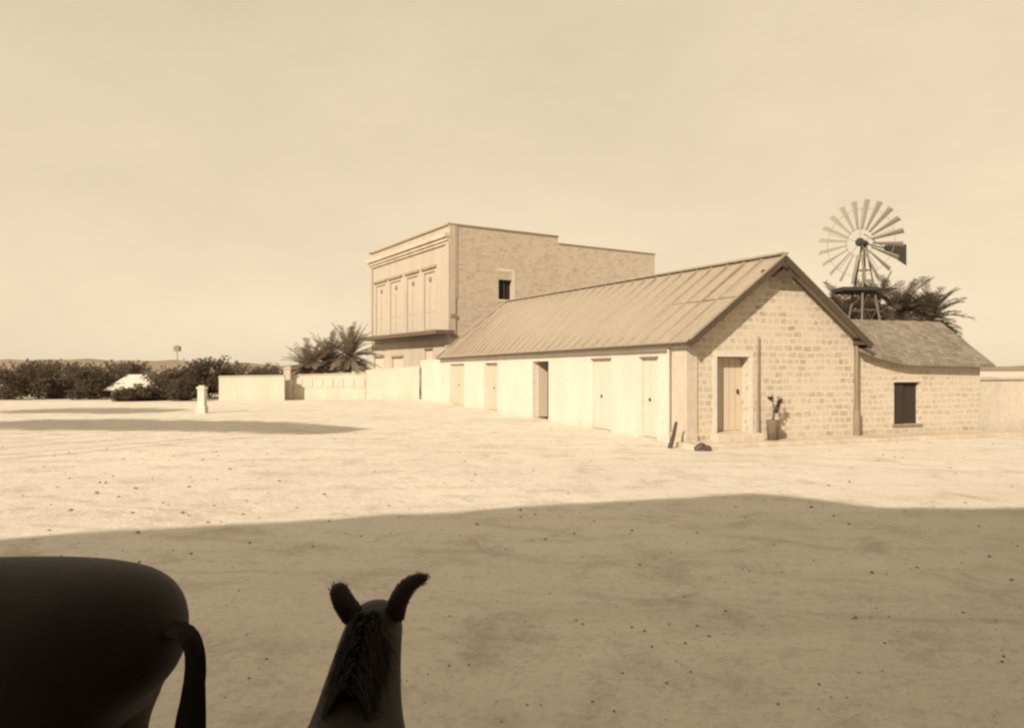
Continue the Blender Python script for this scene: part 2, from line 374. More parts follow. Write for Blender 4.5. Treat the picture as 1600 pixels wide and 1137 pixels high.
# long whitewashed wall
DT = 2.17
def dspan(a, bb): y0 = along(P0, u, bb); y1 = along(P0, u, a); return y0, y1
doorpx = [(1003, 1027), (926, 954), (832, 857), (757, 777), (703, 725)]
dsp = [dspan(*d) for d in doorpx]
mb = MB(); wall(mb, 'x', 0, LF, -.1, EAVE, [(a, c, -.1+.16, DT) for a, c in dsp], .22)
lw = mb.build('street_wall', M['white'], house)
for i, ((a, c), dp) in enumerate(zip(dsp, (.06, .05, .22, .20, .16))):
    open_ = (i == 2); mid = (a+c)/2
    dm = MB()
    if open_:   # one leaf folded inwards on the far jamb
        dm.box((.215, c-.05, .08), (.60, c-.005, DT-.02))
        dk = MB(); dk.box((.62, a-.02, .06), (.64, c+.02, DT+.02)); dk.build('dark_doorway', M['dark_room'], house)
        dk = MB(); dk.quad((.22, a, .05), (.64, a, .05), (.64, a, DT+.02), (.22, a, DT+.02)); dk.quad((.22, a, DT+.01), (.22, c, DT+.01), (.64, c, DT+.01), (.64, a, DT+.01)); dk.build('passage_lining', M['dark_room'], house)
    else:
        for k in range(2):
            y0, y1 = (a+.01, mid-.006) if k == 0 else (mid+.006, c-.01)
            dm.box((dp, y0, .075), (dp+.045, y1, DT-.005))
            for (z0, z1) in ((.18, .85), (.97, 1.95)):
                ww = y1-y0; dm.box((dp-.012, y0+ww*.18, z0), (dp-.002, y1-ww*.18, z1))
    d = dm.build('door', M['door_pale'] if i < 2 else M['door_tan'], house)
    if not open_:
        hn = MB(); hn.box((dp-.05, mid+.03, 1.02), (dp-.001, mid+.06, 1.10)); hn.build('handle', M['iron'], d)
    if i < 2:
        li = MB(); li.box((-.055, a-.06, DT+.004), (.03, c+.06, DT+.045)); li.build('drip_board', M['wood_mid'], d)
    st = MB(); st.box((-.10, a-.02, -.08), (.21, c+.02, .058)); st.build('doorstep', M['concrete'], d)
# gable wall: polygon above eaves with door
ga, gb = along(P0, v, 1120), along(P0, v, 1170)
gz0, gz1 = zat(676, (P0+v*ga).y), zat(557, (P0+v*ga).y)
mb = MB(); wall(mb, 'y', 0, Wd, -.1, EAVE, [(ga, gb, gz0, gz1)], .34)
cut = .86; hx = Wd/2; topz = EAVE + (APEX-EAVE)*cut
mb.quad((0, 0, EAVE), (Wd, 0, EAVE), (Wd/2, 0, APEX-.06))
gw = mb.build('gable_wall', M['stone'], house)
dm = MB(); dm.box((ga, .30, gz0), (gb, .35, gz1))
for k in range(5):
    xx = ga + (gb-ga)*(k+.5)/5; wv = (gb-ga)/5*.44
    dm.box((xx-wv, .285, gz0+.03), (xx+wv, .299, gz1-.03))
d = dm.build('gable_door', M['door_tan'], house)
h_ = MB(); h_.box((gb-.16, .24, gz0+.95), (gb-.12, .284, gz0+1.06)); h_.build('handle', M['iron'], d)
fr = MB(); fw = .12
fr.box((ga-fw, -.02, gz0-.1), (ga-.003, .03, gz1)); fr.box((gb+.003, -.02, gz0-.1), (gb+fw, .03, gz1)); fr.box((ga-fw, -.025, gz1+.003), (gb+fw, .03, gz1+fw))
fr.build('door_surround', M['white'], d)
st = MB(); st.box((ga-.22, -.34, .10), (gb+.22, -.002, gz0-.02)); st.build('doorstep', M['concrete'], d, bevel=.015)
# corner pilaster
pw_ = along(P0, u, 1053)
mb = MB(); mb.box((-.07, -.035, -.1), (.25, pw_, EAVE-.02)); mb.box((-.10, -.06, -.1), (.25, pw_+.03, .30)); 
mb.build('corner_pilaster', M['tan_plaster'], house, bevel=.012)
mb = MB(); mb.tube([(-.12, pw_+.06, .1), (-.12, pw_+.06, EAVE-.1)], .035); mb.build('drainpipe', M['white_old'], house)
mb = MB(); mb.tube([(Wd+.02, -.06, 0), (Wd+.02, -.06, .8)], .085); mb.tube([(Wd+.02, -.06, .8), (Wd+.02, -.06, EAVE-.12)], .045); mb.build('drainpipe', M['wood_mid'], house)
# back and far walls
mb = MB(); mb.quad((Wd, 0, -.1), (Wd, LF, -.1), (Wd, LF, EAVE), (Wd, 0, EAVE)); mb.build('back_wall', M['stone_wing'], house)
mb = MB(); mb.quad((Wd, LF, -.1), (0, LF, -.1), (0, LF, EAVE), (Wd, LF, EAVE)); mb.build('end_wall', M['white_old'], house)
# roof : two slopes + hip, thick sheets with standing seams
OV = .22; RO = .36                                    # eave overhang, rake overhang
slope = (APEX-EAVE)/(Wd/2)
e0 = Vector((-OV, -RO, EAVE-OV*slope+.06)); e1 = Vector((-OV, LF+.25, EAVE-OV*slope+.06))
r0 = Vector((Wd/2, -RO, APEX+.06)); r1 = Vector((Wd/2, Lr, APEX2+.06))
f0 = Vector((Wd+OV, -RO, e0.z)); f1 = Vector((Wd+OV, LF+.25, e0.z))
def slab(mb, p, th=.045):
    q = [Vector(a) - Vector((0, 0, th)) for a in p]
    mb.quad(*p); mb.quad(*q[::-1])
    for i in range(len(p)):
        j = (i+1) % len(p); mb.quad(p[i], q[i], q[j], p[j])
mb = MB(); slab(mb, [e0, r0, r1, e1][::-1]); slab(mb, [r0, f0, f1, r1][::-1]); slab(mb, [e1, r1, f1][::-1])
nse = 34
for i in range(nse+1):
    f = i/nse; a = e0.lerp(e1, f) 
    y = a.y
    bpt = r0.lerp(r1, min(1, max(0, (y + RO)/(r1.y-r0.y)))) if y <= r1.y else r1.lerp(e1, (y-r1.y)/(e1.y-r1.y))
    bpt = Vector((bpt.x, y, bpt.z))
    jit = random.uniform(-.04, .04)
    mb.bar((a.x, y+jit, a.z+.014), (bpt.x, y+jit, bpt.z+.014), .05, .05)
    if y <= r1.y:
        mb.bar((f0.x, y, f0.z+.01), (r0.x, y, r0.lerp(r1, min(1, max(0, (y+RO)/(r1.y-r0.y)))).z+.01), .045, .045)
# horizontal lap joints
for fz in (.5,):
    a = e0.lerp(r0, fz); c = e1.lerp(r1, fz); mb.bar(a+Vector((0, 0, .008)), c+Vector((0, 0, .003)), .05, .012)
roof = mb.build('roof', M['roof'], house)
mb = MB(); mb.bar(r0+Vector((0, -.02, .04)), r1+Vector((0, 0, .04)), .22, .05); mb.bar(r1+Vector((0, 0, .03)), e1+Vector((0, 0, .03)), .16, .045)
mb.build('ridge_cap', M['roof'], roof)
mb = MB()
for (a, c) in ((e0, r0), (f0, r0)):
    mb.bar(a+Vector((0, -.022, -.10)), c+Vector((0, -.022, -.10)), .035, .17)
mb.build('bargeboard', M['wood_dark'], roof)
mb = MB(); mb.bar(e0+Vector((-.02, .02, -.085)), e1+Vector((-.02, 0, -.085)), .035, .07); mb.bar(f0+Vector((.02, .02, -.085)), f1+Vector((.02, 0, -.085)), .035, .09)
mb.build('eave_board', M['wood_dark'], roof)
cz = zat(430, (P0 + v*Wd/2).y); cw = (APEX - cz)/slope
mb = MB(); mb.bar((Wd/2-cw-.12, -RO+.05, cz-.01), (Wd/2+cw+.12, -RO+.05, cz-.01), .06, .16); mb.bar((Wd/2, -RO+.05, cz), (Wd/2, -RO+.05, APEX-.08), .07, .07)
mb.quad((Wd/2-cw, -.05, cz), (Wd/2+cw, -.05, cz), (Wd/2, -.05, APEX-.05))
mb.build('collar_beam', M['wood_dark'], roof)
mb = MB()
for x, z in ((.0, EAVE-.07), (Wd, EAVE-.07), (Wd/2, APEX-.16)):
    mb = MB(); mb.box((x-.06, -RO-.03, z-.09), (x+.06, -.003, z+.04)); mb.build('purlin_end', M['wood_dark'], roof)

# thin pole fixed in front of the gable, plant pot, post and stone
pxp = along(P0, v, 1183)
mb = MB(); q = P0+v*pxp-u*.05
mb.tube([q+Vector((0, 0, .12)), q+Vector((0, 0, 1.4)), q+Vector((.01, 0, zat(526, q.y)))], [.035, .028, .024])
tag(mb.build('pole', M['wood_mid']), 'thin upright pole against the stone gable, right of the gable door', 'pole')
sw = empty('sidewalk', (0, 0, 0)); bpy.data.objects.remove(sw)
mb = MB(); mb.box((-.35, -.85, -.1), (Wd+9, .0-.004, .115))
o = mb.build('sidewalk', M['concrete'], bevel=.03); o.location = P0; o.rotation_euler = (0, 0, TH); tag(o, kind='structure')

q = P0 + v*along(P0, v, 1193) - u*.35 + Vector((0, 0, .115))
pl = empty('potted_plant', q, 0, label='small leaning plant in a dark tin beside the thin pole at the stone gable', cat='potted plant')
mb = MB(); n = 14
mb.tube([(0, 0, 0), (0, 0, .46), (0, 0, .50), (0, 0, .47)], [.13, .155, .165, .14], 14); mb.build('pot', M['tin'], pl, smooth=True)
mb = MB(); mb.tube([(0, 0, .46), (.05, 0, .75), (.16, 0, 1.0)], [.03, .025, .012], 6); mb.tube([(.05, 0, .75), (.0, 0, .95), (-.05, .02, 1.05)], [.02, .015, .01], 6); mb.build('stem', M['bark'], pl)
mb = MB(); rr = random.Random(3)
for (cx, cz_, r, n) in ((.07, .72, .05, 50), (.17, .97, .06, 60), (-.05, 1.03, .05, 36), (.13, .85, .05, 50)):
    for i in range(n):
        c = Vector((cx+rr.gauss(0, r*.6), rr.gauss(0, r*.6), cz_+rr.gauss(0, r*.6))); a = Vector([rr.gauss(0, 1) for _ in range(3)]).normalized(); bb = a.cross(Vector([rr.gauss(0, 1) for _ in range(3)])).normalized()
        mb.quad(c-a*.045, c+bb*.016, c+a*.045, c-bb*.016)
mb.build('leaves', leaf('plant_leaves', (.085, .07, .058)), pl)

q = P0 - v*.42 - u*.25
mb = MB(); mb.tube([q+Vector((-.22, -.05, 0)), q+Vector((-.12, 0, .3)), q+Vector((-.05, .02, .62))], [.06, .05, .035], 7)
tag(mb.build('post', M['wood_dark']), 'short leaning wooden stump at the corner of the stone house', 'post')
mb = MB(); q = P0 + v*.0 - u*1.0; clod(mb, (q.x-.25, q.y, .05), .17, 4); clod(mb, (q.x-.12, q.y-.05, .04), .11, 5)
tag(mb.build('stone', plain('dark_stone', (.12, .10, .085))), 'dark lumpy stone on the ground by the house corner', 'stone')

# ------------------------------------------------------------------ wing on the right
wing = empty('stone_wing', P0 + v*(Wd+.12) + u*.12, TH, label='low rubble stone house with dark sagging roof at the right of the gable house', cat='house')
PW = P0 + v*(Wd+.12) + u*.12
WL = 4.6; wa = along(PW, v, 1397); wb = wa + .95
wz0, wz1 = zat(663, (PW+v*wa).y), zat(597, (PW+v*wa).y)
ez0 = zat(541, PW.y); ez1 = zat(562, (PW+v*1.5).y); 
mb = MB(); wall(mb, 'y', 0, WL, -.1, ez1-.12, [(wa, wb, wz0, wz1)], .18)
mb.quad((0, 0, ez1-.12), (WL, 0, ez1-.12), (WL, 0, ez1-.1), (1.9, 0, ez1-.06), (0, 0, ez0-.06))
mb.build('front_wall', M['stone_wing'], wing)
mb = MB(); mb.quad((WL, 0, -.1), (WL, 3, -.1), (WL, 3, ez1-.1), (WL, 1.5, 3.2), (WL, 0, ez1-.1)); mb.quad((0, 3, -.1), (0, 3, ez0), (WL, 3, ez1), (WL, 3, -.1))
mb.build('end_wall', M['stone_wing'], wing)
mb = MB(); mb.box((wa, .15, wz0), (wa+.5, .17, wz1)); wn = mb.build('window', M['dark_room'], wing)
mb = MB(); mb.box((wa+.13, .10, wz0+.02), (wa+.44, .14, wz1-.02)); mb.box((wa+.5, .145, wz0), (wb, .175, wz1))
mb.build('shutter', plain('dark_shutter', (.05, .04, .035)), wn)
mb = MB(); mb.box((wa-.06, -.03, wz0-.07), (wb+.06, .1, wz0-.004)); mb.build('sill', M['wood_mid'], wn)
rz = zat(497, (PW+u*1.5).y)
mb = MB(); ns = 14
def ev(x): return ez0 + (ez1-ez0)*min(1, (x/1.5))**.7 - .05*max(0, (x-1.5))/3
for i in range(ns):
    x0 = -.05 + (WL+.3)*i/ns; x1 = -.05 + (WL+.3)*(i+1)/ns
    a0, a1 = ev(max(x0, 0)), ev(x1)
    slab(mb, [(x0, -.28, a0-.08), (x1, -.28, a1-.08), (x1, 1.5, rz), (x0, 1.5, rz)], .07)
    slab(mb, [(x0, 1.5, rz-.002), (x1, 1.5, rz-.002), (x1, 3.2, a1-.1), (x0, 3.2, a0-.1)], .07)
mb.build('roof', M['roof_wing'], wing)

# yard wall carrying on to the right
q = PW + v*(WL+.1)
yw = empty('yard_wall', q, TH, label='pale plastered yard wall running right from the low stone house', cat='wall')
mb = MB(); mb.box((0, .1, -.1), (14, .4, 1.55)); mb.build('wall_body', M['white_old'], yw, bevel=.03)
mb = MB(); mb.box((0, .05, 1.555), (14, .45, 1.64)); mb.build('coping', M['tan_plaster'], yw, bevel=.02)

# ------------------------------------------------------------------ yard wall beyond the house and wall to the left
FC = P0 + u*LF
ex = along(P0, u, 657)
mb = MB(); hz = zat(563, (P0+u*ex).y)
o = empty('yard_wall', FC, TH, label='whitewashed wall stub continuing the street side of the long house', cat='wall')
mb.box((.0, .004, -.1), (.3, ex-LF, hz)); mb.build('wall_body', M['white'], o, bevel=.02)
E1 = P0 + u*ex
# second wall : from E1 leftwards to px 455, with sunk panels
def straight_wall(name, A, B, h0, h1, th, mat, label, panels=None, cap=None):
    d = (B-A); Ln = d.length; ang = math.atan2(d.y, d.x)
    r = empty(name, A, ang, label=label, cat='wall')
    mb = MB()
    p = [(0, -th/2, -.1), (Ln, -th/2, -.1), (Ln, th/2, -.1), (0, th/2, -.1), (0, -th/2, h0), (Ln, -th/2, h1), (Ln, th/2, h1), (0, th/2, h0)]
    n = 0; mb.v = p; mb.f = [(0,3,2,1),(4,5,6,7),(0,1,5,4),(1,2,6,5),(2,3,7,6),(3,0,4,7)]; mb.m = [0]*6
    mb.build('wall_body', mat, r)
    if panels:
        for k in range(panels):
            a = Ln*(k+.12)/panels; c = Ln*(k+.88)/panels; hh = min(h0, h1)
            pb = MB(); s = -1
            y = -th/2 if s < 0 else th/2
            pb.box((a, y-.035, hh*.52), (c, y-.003, hh*.90)); pb.build('raised_panel', M['white_old'], r)
    if cap:
        cb = MB(); cb.bar((0, 0, h0+.04), (Ln, 0, h1+.04), th+.1, .07); cb.build('coping', M['tan_plaster'], r)
    return r
D1 = E1.y - .3; DA = D1 - .3
A1 = Vector((ray(572, DA), DA, 0))
straight_wall('wall', A1, Vector((ray(655, D1), D1, 0)), zat(578, DA), zat(572, D1), .3, M['white_old'], 'plain pale wall rising towards the whitewashed street side, below the two storey building')
A2 = Vector((ray(458, DA-.3), DA-.3, 0))
straight_wall('wall', A2, A1-Vector((.02, 0, 0)), zat(587, DA-.3), zat(583.5, DA), .3, M['white_old'], 'pale low wall with raised panels in front of the spiky palms', 7, True)
A3 = Vector((ray(343, 44), 44, 0))
straight_wall('wall', A3, Vector((ray(445, 44.5), 44.5, 0)), zat(589, 44), zat(587.5, 44.5), .3, M['white_old'], 'plain pale wall between the white pillar and the tall tan gate pillar', None, True)
def pillar(px, py_b, py_t, w, mat, label, capm):
    q = base(px, py_b); r = empty('pillar', q, 0, label=label, cat='pillar'); h = zat(py_t, q.y)
    mb = MB(); mb.box((-w/2, -w/2, 0), (w/2, w/2, h-.16)); mb.build('shaft', mat, r, bevel=.02)
    mb = MB(); mb.box((-w*.62, -w*.62, -.05), (w*.62, w*.62, .30)); mb.build('plinth', mat, r, bevel=.02)
    mb = MB(); mb.box((-w*.62, -w*.62, h-.157), (w*.62, w*.62, h-.06)); mb.box((-w*.4, -w*.4, h-.058), (w*.4, w*.4, h)); mb.build('cap', capm, r, bevel=.02)
pillar(316, 645, 602, .30, M['white'], 'short white pillar standing alone in front of the dark bushes', M['white'])
pillar(450, 624.5, 573, .42, M['tan_plaster'], 'tall tan gate pillar at the end of the panelled wall', M['tan_plaster'])

# ------------------------------------------------------------------ two storey building
T2 = R(31.5); v2 = Vector((math.cos(T2), math.sin(T2), 0)); u2 = Vector((-math.sin(T2), math.cos(T2), 0))
Q0 = Vector((ray(703, 48), 48, 0)); TOP = zat(351, 48)
tall = empty('two_storey_building', Q0, T2, label='tall two storey building with parapet, long balcony and rough brick side wall', cat='building')
FL = along(Q0, u2, 580); SW1 = along(Q0, v2, 872); SW2 = along(Q0, v2, 1023)
TOP2 = zat(398, (Q0+v2*SW2).y)
print('tall', FL, SW1, SW2, TOP, TOP2)
BZ = zat(517, 48.5)
# side wall with window
wa2, wb2 = along(Q0, v2, 779), along(Q0, v2, 800); dd = (Q0+v2*(wa2+wb2)/2).y
z0w, z1w = zat(468, dd), zat(437, dd)
mb = MB(); wall(mb, 'y', 0, SW1, -.1, TOP, [(wa2, wb2, z0w, z1w)], .3); wall(mb, 'y', SW1, SW2, -.1, TOP2, [], .3)
mb.quad((SW1, 0, TOP2), (SW1, 0, TOP), (SW1, 12, TOP), (SW1, 12, TOP2))
mb.quad((SW2, 0, -.1), (SW2, 12, -.1), (SW2, 12, TOP2), (SW2, 0, TOP2)); mb.quad((0, 0.4, TOP-.5), (SW1, 0.4, TOP-.5), (SW1, 12, TOP-.5), (0, 12, TOP-.5)); mb.quad((SW1, .4, TOP2-.4), (SW2, .4, TOP2-.4), (SW2, 12, TOP2-.4), (SW1, 12, TOP2-.4))
mb.quad((SW2, FL, -.1), (0, FL, -.1), (0, FL, TOP2), (SW2, FL, TOP2))
mb.build('side_wall', M['brick'], tall)
mb = MB(); mb.box((-.06, -.07, TOP+.003), (SW1+.02, .32, TOP+.10)); mb.box((SW1+.02, -.06, TOP2+.003), (SW2+.05, .32, TOP2+.085)); mb.build('coping', plain('dark_coping', (.30, .26, .21)), tall)
mb = MB(); mb.box((wa2, .28, z0w), (wb2, .3, z1w)); wn = mb.build('window', M['dark_room'], tall)
mb = MB(); mb.box((wb2+.003, -.02, z0w-.1), (wb2+.26, .05, z1w+.75)); mb.box((wa2-.12, -.02, z1w+.55), (wb2+.002, .05, z1w+.75)); mb.box((wa2-.1, -.03, z0w-.14), (wb2+.002, .1, z0w-.003)); mb.build('surround', M['white_old'], wn)
mb = MB(); mb.bar((wa2+.03, .2, z0w), (wa2+.03, .2, z1w), .06); mb.bar(((wa2+wb2)/2, .2, z0w), ((wa2+wb2)/2, .2, z1w), .04); mb.build('frame', M['wood_dark'], wn)
# corner pilaster on side wall
cp = along(Q0, v2, 711)
mb = MB(); mb.box((-.08, -.08, 3.6), (cp, -.003, TOP-.02)); mb.box((cp+.003, -.05, zat(465, 48)), (cp+.14, -.004, TOP-.03)); mb.build('corner_strip', plaster('grey_strip', (.50, .45, .38)), tall)
M['hood'] = plaster('hood_plaster', (.36, .31, .26))
# facade: upper openings
op = [(585, 605), (607, 629), (633, 655.5), (660, 682)]
ups = []
for a, c in op:
    y0, y1 = along(Q0, u2, c), along(Q0, u2, a); w_ = (y1-y0); y0 += w_*.12; y1 -= w_*.12; ups.append((y0, y1))
HT = zat(414, 48.9)
lows = [(along(Q0, u2, 676), along(Q0, u2, 664), .2, zat(545, 49.5)), (along(Q0, u2, 630), along(Q0, u2, 613), 1.0, zat(557, 52.5)), (along(Q0, u2, 599), along(Q0, u2, 585), 1.0, zat(557, 55.5))]
mb = MB(); wall(mb, 'x', 0, FL, -.1, TOP, [(a, c, BZ+.12, HT-.25) for a, c in ups] + lows, .14)
mb.build('facade', M['facade'], tall)
for i, (a, c) in enumerate(ups):
    mid = (a+c)/2; z0, z1 = BZ+.13, HT-.26
    mb = MB(); mb.box((.10, a, z0), (.14, mid-.01, z1)); mb.box((.10, mid+.01, z0), (.14, c, z1))
    for y0, y1 in ((a, mid), (mid, c)):
        mb.box((.07, y0+.12, z0+.15), (.098, y1-.12, z0+1.1)); mb.box((.07, y0+.12, z0+1.3), (.098, y1-.12, z1-.9))
    d = mb.build('balcony_door', M['facade_door'], tall)
    mb = MB(); mb.box((-.15, a-.30, z1+.24), (-.002, c+.30, z1+.40)); mb.build('hood', M['hood'], d)
    mb = MB(); mb.box((.03, mid-.16, z1-.62), (.069, mid+.16, z1-.34)); mb.build('fanlight', M['wood_mid'], d)
for (a, c, z0, z1) in lows:
    mb = MB(); mb.box((.1, a, z0), (.14, c, z1)); d = mb.build('ground_window', M['door_tan'], tall)
    mb = MB(); mb.box((-.10, a-.05, z1+.004), (-.002, c+.05, z1+.12)); mb.build('hood', M['wood_mid'], d)
# cornices
mb = MB()
ck = zat(370, 48)
mb.box((-.42, -.10, ck-.02), (-.002, FL+.1, ck+.22)); mb.box((-.26, -.06, ck-.24), (-.002, FL+.05, ck-.023)); mb.box((-.14, -.04, ck-.42), (-.002, FL+.02, ck-.243))
mb.build('cornice', plaster('cornice_plaster', (.55, .50, .43)), tall)
mb = MB(); mb.box((-.14, -.10, TOP+.004), (-.065, FL+.1, TOP+.13)); mb.box((-.14, FL-.4, TOP+.004), (.3, FL+.1, TOP+.13)); mb.box((-.063, .33, TOP+.004), (.3, FL-.41, TOP+.10)); mb.build('parapet_coping', plain('coping2', (.42, .37, .30)), tall)
mb = MB(); mb.box((-.14, -.085, 3.4), (-.003, .45, ck-.45)); mb.box((-.14, FL-.5, 3.4), (-.003, FL, ck-.45)); mb.box((-.10, 0.46, BZ-.9), (-.003, FL-.51, BZ-.5)); mb.build('facade_pilaster', M['facade'], tall)
# balcony
bo = 1.35; by0 = along(Q0 - v2*bo, u2, 681); by1 = along(Q0 - v2*bo, u2, 562)
mb = MB(); mb.box((-bo, by0, BZ-.26), (-.003, by1, BZ)); bal = mb.build('balcony', plain('balcony_timber', (.15, .12, .10)), tall)
# dark vents on the corner
for py in (493, 524):
    zc = zat(py, 48); mb = MB(); mb.box((.02, -.10, zc-.17), (.50, -.082, zc+.10)); mb.build('vent', M['wood_mid'], tall)

# ------------------------------------------------------------------ windmill
wd = 23.8; wq = Vector((ray(1350, wd), wd, 0)); HUB = zat(380, wd); PLT = zat(453, wd)
mill = empty('windmill', wq, 0, label='tall windmill with twenty narrow blades and small platform rising behind the roofs', cat='windmill')
axis_ang = math.atan2(-wq.y, -wq.x)            # direction from mill to camera
yaw = axis_ang - R(24)                          # wheel faces camera, turned a little to the left
wx = Vector((math.cos(yaw), math.sin(yaw), 0)); wy = Vector((-wx.y, wx.x, 0)); wz = Vector((0, 0, 1))
RW = 1.36; hub = Vector((0, 0, HUB)) + wx*.30
mb = MB(); mb.tube([hub - wx*.42, hub + wx*.08], [.10, .08], 12); mb.tube([hub-wx*.05, hub+wx*.03], [.14, .14], 12); mb.build('gear_box', M['iron'], mill)
for k in range(20):
    a = 2*math.pi*(k+.45)/20
    rad = wy*math.cos(a) + wz*math.sin(a); tan = -wy*math.sin(a) + wz*math.cos(a); tw = (tan*.80 + wx*.6).normalized()
    mb = MB(); prev = None; n = 5
    for i in range(n+1):
        f = i/n; r = RW*(.30 + .70*f); wdt = .032 + .060*f
        c = hub + rad*r; cur = (c - tw*wdt, c + wx*.018, c + tw*wdt)
        if prev:
            mb.quad(prev[0], prev[1], cur[1], cur[0]); mb.quad(prev[1], prev[2], cur[2], cur[1])
        prev = cur
    bl = mb.build('blade', M['blade'], mill)
    so = bl.modifiers.new('s', 'SOLIDIFY'); so.thickness = .006
mb = MB()
for rr_ in (.34, .80):
    pts = [hub - wx*.02 + (wy*math.cos(t*math.pi/20) + wz*math.sin(t*math.pi/20))*RW*rr_ for t in range(41)]
    mb.tube(pts, .008, 5)
for k in range(5):
    a = 2*math.pi*(k+.2)/5; mb.tube([hub, hub + (wy*math.cos(a)+wz*math.sin(a))*RW*.8], .010, 5)
mb.build('wheel_rim', M['blade'], mill)
# tail
tl = -wx; a = Vector((0, 0, HUB)); 
mb = MB(); mb.tube([a, a+tl*2.5], .022, 6); mb.tube([a+Vector((0, 0, .3)), a+tl*1.7], .012, 5); tail = mb.build('tail_boom', M['iron'], mill)
mb = MB()
p0 = a+tl*1.55; p1 = a+tl*3.35
mb.quad(p0+wz*.10, p0-wz*.10, p1-wz*.42, p1+tl*-.0+wz*.34)
vn = mb.build('tail_vane', M['iron'], tail); so = vn.modifiers.new('s', 'SOLIDIFY'); so.thickness = .01
# tower: four legs
def leg_at(sx, sy, z):
    w_ = .055 + (HUB-.15 - z)*.115; c, s_ = math.cos(R(12)), math.sin(R(12)); x, y = sx*w_, sy*w_
    return Vector((x*c-y*s_, x*s_+y*c, z))
for sx, sy in ((-1, -1), (1, -1), (1, 1), (-1, 1)):
    mb = MB(); mb.bar(leg_at(sx, sy, 0), leg_at(sx, sy, HUB-.1), .055, .055); mb.build('leg', M['tower'], mill)
mb = MB()
for z in (.9, 1.9, 2.9, 3.8, 5.1):
    for (p, q_) in (((-1, -1), (1, -1)), ((1, -1), (1, 1)), ((1, 1), (-1, 1)), ((-1, 1), (-1, -1))):
        mb.bar(leg_at(*p, z), leg_at(*q_, z), .03)
        if z < 4: mb.bar(leg_at(*p, z), leg_at(*q_, z+.95), .015)
mb.tube([(0, 0, 0), (0, 0, HUB)], .02, 6)
mb.build('tower_braces', M['tower'], mill)
mb = MB(); hw = .88
mb.box((-hw, -.42, PLT-.05), (hw*.25, .42, PLT+.06)); mb.box((hw*.25+.005, -.36, PLT-.015), (hw, .3, PLT+.035)); mb.box((-hw+.06, -.30, PLT-.12), (hw-.2, -.22, PLT-.055)); mb.box((-hw+.06, .22, PLT-.12), (hw-.2, .30, PLT-.055))
mb.build('platform', M['iron'], mill)

# ------------------------------------------------------------------ vegetation
def leaf_cloud(mb, rr, c, rad, n, size, flat=1.0):
    for i in range(n):
        d = Vector([rr.gauss(0, 1) for _ in range(3)]).normalized() * (rr.random() ** .45)
        p = Vector((c[0]+d.x*rad[0], c[1]+d.y*rad[1], c[2]+d.z*rad[2]))
        a = Vector([rr.gauss(0, 1) for _ in range(3)]).normalized(); bb = a.cross(Vector([rr.gauss(0, 1) for _ in range(3)])).normalized()
        s = size*rr.uniform(.6, 1.5)
        mb.quad(p-a*s, p+bb*s*.45, p+a*s, p-bb*s*.45)
def tree(name, q, h, r, label, cat, group, seed, mat, low=.15, n=2600, size=.11, stems=3):
    rr = random.Random(seed); root = empty(name, q, 0, label=label, cat=cat, group=group)
    tb = MB(); cb = MB(); nc = 9 + int(r*4)
    tb.tube([(0, 0, -.1), (.03, 0, h*.25), (.0, .03, h*.5)], [.05+h*.025, .04+h*.018, .02+h*.01], 8)
    for i in range(nc):
        a = rr.uniform(0, 6.28); f = rr.random()**.6; z = h*(low + (1-low)*rr.uniform(.12, .86))
        k = math.sin(math.pi*min(1, max(.12, (z/h))))**.5
        c = (math.cos(a)*r*f*k*.75, math.sin(a)*r*f*k*.75, z)
        cr = r*rr.uniform(.25, .46)
        leaf_cloud(cb, rr, c, (cr, cr, cr*.75), n//nc, size)
        if i % 2 == 0: tb.tube([(0, 0, h*rr.uniform(.1, .4)), (c[0]*.6, c[1]*.6, c[2]*.7), c], [.03+h*.008, .02, .01], 5)
    for i in range(int(nc*1.5)):        # stray shoots make the outline uneven
        a = rr.uniform(0, 6.28); d = Vector((math.cos(a), math.sin(a), rr.uniform(.2, 1.5))).normalized()
        p = Vector((0, 0, h*.5)) + Vector((d.x*r*.75, d.y*r*.75, d.z*h*.42)); e = p + d*r*.35
        for k in range(4): leaf_cloud(cb, rr, p.lerp(e, k/3), (.10, .10, .10), 10, size*.8)
    tb.build('trunk', M['bark'], root); cb.build('crown', mat, root)
    return root
grpb = 'dark bushes along the far side of the open ground'
